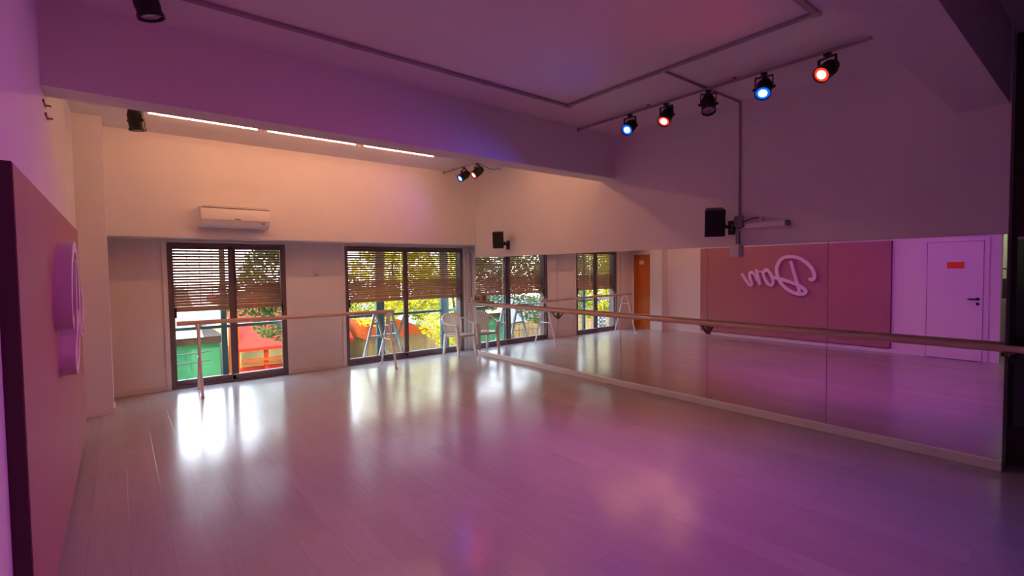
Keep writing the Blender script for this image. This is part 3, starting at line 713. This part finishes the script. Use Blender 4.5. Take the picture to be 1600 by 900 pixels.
# batten lamp, off
bl = thing('wall_batten', 'slim unlit white batten lamp on the wall right of the speaker', 'lamp', (R, 2.28, 2.02)); O = bl.location
c = MB(); c.box((R - 0.075, 2.085, 1.998), (R + 0.012, 2.50, 2.052)); c.build('batten_body', M['white_pl'], bl, shift=O, bevel=0.006)
c = MB(); c.box((R - 0.077, 2.080, 1.996), (R + 0.012, 2.100, 2.054)); c.build('end_cap', M['grey_pl'], bl, shift=O, bevel=0.004)
c = MB(); c.box((R - 0.03, 2.335, 2.062), (R + 0.012, 2.365, 2.105)); c.build('plug', M['white_pl'], bl, shift=O, bevel=0.004)
c = MB(); c.tube(smoothpath([(R - 0.01, 2.345, 2.10), (R - 0.012, 2.45, 2.10), (R - 0.012, 2.56, 2.06), (R - 0.012, 2.59, 2.02)]), 0.005, 6); c.tube(smoothpath([(R - 0.01, 2.49, 2.045), (R - 0.014, 2.55, 2.02), (R - 0.012, 2.60, 2.0)]), 0.006, 6); c.build('lead', M['cable'], bl, shift=O, smooth=True)
# white box hanging at the mirror's top edge
wb_ = thing('sensor_box', 'small white box hanging over the top edge of the mirror', 'box', (R - 0.03, 2.6, 1.70)); O = wb_.location
c = MB(); c.box((R - 0.06, 2.565, 1.70), (R + 0.004, 2.665, 1.835)); c.build('case', M['white_pl'], wb_, shift=O, bevel=0.006)
c = MB(); c.box((R - 0.0615, 2.59, 1.765), (R - 0.0595, 2.64, 1.80)); c.build('cover_plate', M['trim'], wb_, shift=O)

# ================================================================ speakers
def speaker(label, wallpt, rz, tilt, sz, off):
    root = thing('wall_speaker', label, 'speaker', wallpt, group='black speakers on the mirror wall')
    w, dp, h = sz
    rot = Matrix.Translation(V(off)) @ Matrix.Rotation(rz, 4, 'Z') @ Matrix.Rotation(tilt, 4, 'X')
    c = MB()  # cabinet, front towards local -y, slightly narrower at the back
    f = [(-w / 2, -dp / 2), (w / 2, -dp / 2), (w * 0.40, dp / 2), (-w * 0.40, dp / 2)]
    c.prism(f, 2, -h / 2, h / 2); bmesh.ops.transform(c.bm, matrix=rot, verts=c.bm.verts); cab = c.build('cabinet', M['spk'], root, bevel=0.006)
    c = MB(); c.box((-w / 2 + 0.012, -dp / 2 - 0.010, -h / 2 + 0.012), (w / 2 - 0.012, -dp / 2 + 0.001, h / 2 - 0.012), rot); c.build('grille', M['grille'], root, bevel=0.003)
    for x in (-0.05, 0.05):
        c = MB(); c.cyl(rot @ V((x, 0, -h / 2 - 0.012)), rot @ V((x, 0, -h / 2 + 0.002)), 0.010, 10); c.build('screw_boss', M['black'], root)
    b = MB(); b.box((-0.010, -0.035, -0.075), (0.012, 0.035, -0.035)); b.box((-0.010, -0.035, 0.035), (0.012, 0.035, 0.075)); b.box((-0.010, -0.035, -0.035), (0.012, -0.015, 0.035)); b.box((-0.010, 0.015, -0.035), (0.012, 0.035, 0.035))
    back = rot @ V((0, dp / 2, -h * 0.12))
    b.tube([(-0.005, 0, 0.0), (back.x * 0.5, back.y * 0.5, back.z * 0.5), tuple(back)], 0.016, 10)
    b.lathe([(-0.03, 0.024), (0.03, 0.024)], (back.x * 0.45, back.y * 0.45, back.z * 0.45 - 0.0), (0, 0, 1), 12)
    b.build('bracket', M['blackm'], root)
    return root
speaker('larger looking black speaker on a bracket beside the conduit, nearer the camera', (R, 2.675, 2.02), -1.0, 0.26, (0.205, 0.18, 0.285), (-0.235, 0.07, 0.055))
speaker('small looking black speaker on a bracket above the mirror near the window corner', (R, 6.62, 2.01), -0.8, 0.14, (0.185, 0.17, 0.275), (-0.215, -0.02, 0.085))

# prongs on the left wall under the beam
pg = MB()
for (y, z) in ((4.46, 2.725), (4.56, 2.665)):
    pg.box((XL - 0.008, y - 0.07, z - 0.008), (XL + 0.010, y + 0.07, z + 0.012)); pg.cyl((XL + 0.01, y + 0.04, z), (XL + 0.03, y + 0.05, z), 0.006, 8)
o = pg.build('hook_plate', M['bracket'], None, origin=(XL, 4.5, 2.65)); tag(o, 'pair of small dark hooks on the left wall under the beam', 'hook')

# ================================================================ outside
bal = MB(); bal.box((-1.5, D + 0.16, -0.25), (8.5, 8.76, -0.02)); struct('balcony_floor', bal, M['concrete'])
soff = MB(); soff.box((-1.5, D + 0.2, ZC - 0.9), (8.5, 8.9, ZC)); struct('balcony_ceiling', soff, M['paint'])
bs = thing('balcony_frame', 'teal steel balcony frame with posts and a rail outside the windows', 'frame', (2.4, 8.6, -0.02)); O = bs.location
for (x, w) in ((-0.4, 0.08), (1.235, 0.075), (2.45, 0.08), (3.76, 0.15), (5.14, 0.17), (5.60, 0.10), (7.2, 0.1)):
    c = MB(); c.box((x - w / 2, 8.57, -0.02), (x + w / 2, 8.63, 2.5)); c.build('post', M['teal'], bs, shift=O)
c = MB(); c.box((-0.4, 8.575, 0.755), (7.2, 8.625, 0.80)); c.build('rail', M['teal'], bs, shift=O)
c = MB(); c.box((-0.4, 8.575, -0.02), (7.2, 8.625, 0.03)); c.build('sill_rail', M['teal'], bs, shift=O)
# pierced white block seen through the left window in the mirror
vb = MB(); x0_, z0_ = 0.27, -0.02
for i in range(3): vb.box((x0_ + i * 0.145, 8.65, z0_), (x0_ + i * 0.145 + 0.035, 8.745, z0_ + 0.36))
for j in range(4): vb.box((x0_, 8.65, z0_ + j * 0.108), (x0_ + 0.325, 8.745, z0_ + j * 0.108 + 0.036))
vb.box((x0_, 8.745, z0_), (x0_ + 0.325, 8.755, z0_ + 0.36))
o = vb.build('vent_block', M['white_pl'], None, origin=(0.42, 8.7, -0.02)); tag(o, 'white pierced vent block on the balcony floor, seen in the mirror', 'block')

GZ = -3.2
gr = MB(); gr.box((-45, 9.5, GZ - 0.1), (60, 80, GZ)); struct('street', gr, M['asphalt'])
hb = MB(); hb.box((-1.5, D + 0.16, GZ), (8.5, 8.72, -0.25)); struct('wall_facade', hb, M['cream'])

def building(name, label, loc): return thing(name, label, 'building', loc)
g = building('green_building', 'low green rendered building with a cream roof across the street', (0.2, 18, GZ)); O = g.location
c = MB(); c.box((-3.5, 18, GZ), (2.45, 24, -0.62)); c.build('wall', M['green_wall'], g, shift=O)
c = MB(); c.box((-3.7, 17.85, -0.62), (2.55, 24.2, -0.40)); c.build('fascia', M['roof_brown'], g, shift=O)
c = MB(); c.prism([(17.8, -0.40), (24.2, -0.40), (24.2, 0.95), (22, 0.95)], 0, -3.7, 2.0); c.build('roof', M['roof_cream'], g, shift=O)
c = MB(); c.box((0.4, 17.93, GZ), (1.4, 18.0, GZ + 1.2)); c.build('door', M['roof_brown'], g, shift=O)
wr_ = MB()
for k, zz in enumerate((-0.72, -0.98)):
    wr_.tube([(-9 + i * 1.0, 16.5, zz - 0.35 + 0.35 * ((i - 9) / 9.0) ** 2 + i * 0.035) for i in range(12)], 0.018, 6)
o = wr_.build('street_cable', M['cable'], None, origin=(0, 16.5, -1.0)); tag(o, 'black street cables sagging before the green building', 'cable')
g = building('red_house', 'red orange house with a sloping awning roof across the street', (5, 18, GZ)); O = g.location
c = MB(); c.box((3.0, 18.6, GZ), (6.4, 24, -0.5)); c.build('wall', M['yellow'], g, shift=O)
c = MB(); c.prism([(17.3, -0.82), (17.3, -0.92), (19.6, 0.38), (24, 0.42), (24, 0.6), (19.6, 0.6)], 0, 2.85, 6.55); c.build('roof', M['red'], g, shift=O)
c = MB(); c.box((2.7, 17.6, GZ), (2.95, 18.0, 0.35)); c.build('pillar', M['orange'], g, shift=O)
for x in (3.62, 5.1):
    c = MB(); c.box((x, 17.4, GZ), (x + 0.12, 17.52, -0.85)); c.build('post', M['red'], g, shift=O)
c = MB(); c.box((2.95, 17.34, -1.27), (6.4, 17.42, -1.19)); c.box((2.95, 17.34, -1.40), (6.4, 17.42, -1.36)); c.build('railing', M['orange'], g, shift=O)
c = MB(); c.box((2.95, 17.5, GZ), (6.4, 17.6, -1.48)); c.build('parapet', M['red'], g, shift=O)
g = building('brown_shed', 'brown boarded shed under the trees across the street', (8, 17, GZ)); O = g.location
c = MB(); c.box((6.95, 17, GZ), (9.4, 20, -0.85)); c.build('wall', M['fence'], g, shift=O)
c = MB(); c.prism([(6.8, -0.85), (9.5, -0.85), (9.5, -0.75), (7.6, -0.05), (6.8, -0.2)], 1, 16.8, 20.2); c.build('roof', M['orange'], g, shift=O)
fn = MB()
for i in range(40): fn.box((-16 + i * 0.3, 19.0, GZ), (-16 + i * 0.3 + 0.28, 19.05, -1.1 + 0.02 * (i % 3)))
o = fn.build('board_fence', M['fence'], None, origin=(-8, 19, GZ)); tag(o, 'brown board fence under the trees, seen in the mirror', 'fence')
fn = MB(); fn.box((9.6, 18.4, GZ), (16, 18.6, -0.9)); o = fn.build('garden_wall', M['fence'], None, origin=(13, 18.5, GZ)); tag(o, 'brown garden wall right of the boarded shed', 'wall')

def tree(label, x, y, blobs, leafm, nleaf, size, seed):
    rnd = random.Random(seed)
    root = thing('street_tree', label, 'tree', (x, y, GZ), group='street trees outside the windows')
    t = MB(); hz = blobs[0][2] - GZ
    t.tube(smoothpath([(0, 0, 0), (0.06, 0.05, hz * 0.35), (-0.05, 0, hz * 0.7), (0, 0, hz)]), [0.11 - 0.004 * i for i in range(19)], 10)
    for b in blobs[1:]:
        t.tube(smoothpath([(0, 0, hz * 0.55), ((b[0]) * 0.5, b[1] * 0.5, (b[2] - GZ) * 0.85), (b[0], b[1], b[2] - GZ)]), [0.05 - 0.0025 * i for i in range(13)], 8)
    t.build('trunk', M['bark'], root, smooth=True)
    f = MB(); bm = f.bm
    tot = sum(b[3] ** 2 for b in blobs)
    for b in blobs:
        for _ in range(int(1.5 * nleaf * b[3] ** 2 / tot)):
            while True:
                p = V((rnd.uniform(-1, 1), rnd.uniform(-1, 1), rnd.uniform(-1, 1)))
                if p.length < 1: break
            p = p.normalized() * (p.length ** 0.55)
            c = V((b[0], b[1], b[2] - GZ)) + V((p.x * b[3], p.y * b[3], p.z * b[3] * 0.72))
            u = V((rnd.gauss(0, 1), rnd.gauss(0, 1), rnd.gauss(0, 0.6))).normalized(); w = u.cross(V((rnd.gauss(0, 1), rnd.gauss(0, 1), rnd.gauss(0, 1)))).normalized()
            s = size * rnd.uniform(0.5, 1.1); nn = u.cross(w) * s * 0.22
            vs = [bm.verts.new(c - u * s), bm.verts.new(c + w * s * 0.45 + nn), bm.verts.new(c + u * s), bm.verts.new(c - w * s * 0.45 + nn)]
            bm.faces.new((vs[0], vs[1], vs[2])); bm.faces.new((vs[0], vs[2], vs[3]))
    me = bpy.data.meshes.new('foliage'); bm.to_mesh(me); bm.free(); me.materials.append(leafm)
    o = bpy.data.objects.new('foliage', me); COL.objects.link(o); o.parent = root
    return root
tree('green tree reaching over the red house outside the left window', 3.7, 14.2, [(0, 0, 1.6, 1.3), (-1.0, 0.2, 1.0, 0.8), (0.9, 0, 1.0, 1.0), (-0.25, 0, 0.25, 0.75), (0.2, 0.3, 2.6, 1.2)], M['leaf_g'], 5600, 0.085, 1)
tree('yellow green tree nearest the red house outside the wide window', 6.6, 14.0, [(0, 0, 1.4, 1.4), (-0.7, -0.2, 0.5, 0.8), (0.8, 0.1, 0.9, 1.1), (0.0, 0.2, 2.6, 1.2)], M['leaf_y'], 4600, 0.085, 2)
tree('dense yellow green tree outside the right half of the wide window', 8.7, 13.6, [(0, 0, 0.3, 1.6), (-0.6, 0, 1.9, 1.3), (0.9, 0, 1.5, 1.4), (0.3, -0.3, -0.9, 1.2)], M['leaf_y'], 6500, 0.085, 3)
tree('yellow green tree by the garden wall, far right outside the wide window', 11.4, 14.6, [(0, 0, 0.6, 1.8), (-0.8, 0, 2.0, 1.3), (1.0, 0.3, 2.0, 1.5)], M['leaf_y'], 8000, 0.09, 4)
tree('olive tree standing behind the green building, seen in the mirror', -1.1, 16.6, [(0, 0, 0.9, 1.5), (-1.2, 0, 1.5, 1.2), (0.6, 0.2, 2.2, 1.0)], M['leaf_g'], 5000, 0.085, 5)
tree('dense olive tree before the board fence, seen in the mirror', -2.8, 14.2, [(0, 0, 0.4, 1.5), (-0.9, 0, 1.5, 1.3), (0.9, 0.2, 1.6, 1.1), (0, 0, 2.7, 1.0)], M['leaf_d'], 6000, 0.085, 6)
tree('yellow green tree at the far end of the board fence, seen in the mirror', -7.3, 14.6, [(0, 0, 0.6, 1.7), (-1.0, 0, 1.7, 1.3), (1.3, 0.2, 1.7, 1.4), (1.2, 0, 0.2, 1.3), (0.6, 0, 2.8, 1.2)], M['leaf_y'], 9500, 0.09, 8)

# ================================================================ light from the sky and the sun
w = bpy.data.worlds.new('World'); SC.world = w; w.use_nodes = True
nt = w.node_tree; bgn = nt.nodes['Background']
tc = nt.nodes.new('ShaderNodeTexCoord'); sp = nt.nodes.new('ShaderNodeSeparateXYZ'); nt.links.new(tc.outputs['Generated'], sp.inputs[0])
rp = nt.nodes.new('ShaderNodeValToRGB'); rp.color_ramp.elements[0].position = 0.0; rp.color_ramp.elements[0].color = (0.95, 0.97, 1.0, 1); rp.color_ramp.elements[1].position = 0.6; rp.color_ramp.elements[1].color = (0.55, 0.72, 1.0, 1)
nt.links.new(sp.outputs['Z'], rp.inputs['Fac']); nt.links.new(rp.outputs['Color'], bgn.inputs['Color'])
bgn.inputs['Strength'].default_value = 14.0
sl = bpy.data.lights.new('sun', 'SUN'); sl.energy = 8.5; sl.angle = math.radians(0.6); sl.color = (1.0, 0.93, 0.80)
so_ = bpy.data.objects.new('sun', sl); COL.objects.link(so_); so_.rotation_mode = 'QUATERNION'
so_.rotation_quaternion = V((0, 0, -1)).rotation_difference(V((0.45, 0.62, -0.65)).normalized())

pl_ = bpy.data.lights.new('passage_lamp', 'AREA'); pl_.energy = 14; pl_.size = 0.4; pl_.color = (1.0, 0.95, 0.72)
po_ = bpy.data.objects.new('passage_lamp', pl_); COL.objects.link(po_); po_.location = (-1.35, 1.1, ZC - 0.05)

# ================================================================ camera
cam = bpy.data.cameras.new('camera'); co = bpy.data.objects.new('camera', cam); COL.objects.link(co)
cam.sensor_width = 36.0; cam.lens = 763.93 / 1600 * 36.0; cam.clip_start = 0.02; cam.clip_end = 200
yaw, pit, rol = (math.radians(a) for a in (38.8032, 2.2343, -0.7166))
fw = V((math.sin(yaw) * math.cos(pit), math.cos(yaw) * math.cos(pit), -math.sin(pit))); rt = V((math.cos(yaw), -math.sin(yaw), 0)); u_ = rt.cross(fw)
r2 = rt * math.cos(rol) + u_ * math.sin(rol); u2 = -rt * math.sin(rol) + u_ * math.cos(rol)
mw = Matrix(((r2.x, u2.x, -fw.x, 0), (r2.y, u2.y, -fw.y, 0), (r2.z, u2.z, -fw.z, 1.6), (0, 0, 0, 1)))
co.matrix_world = mw
SC.camera = co

SC.view_settings.view_transform = 'Standard'; SC.view_settings.look = 'None'; SC.view_settings.gamma = 1.0
SC.view_settings.use_curve_mapping = False; SC.view_settings.exposure = 0.0
SC.cycles.use_denoising = True
SC.cycles.max_bounces = 10; SC.cycles.diffuse_bounces = 5; SC.cycles.glossy_bounces = 6; SC.cycles.transparent_max_bounces = 16
SC.cycles.sample_clamp_indirect = 6.0
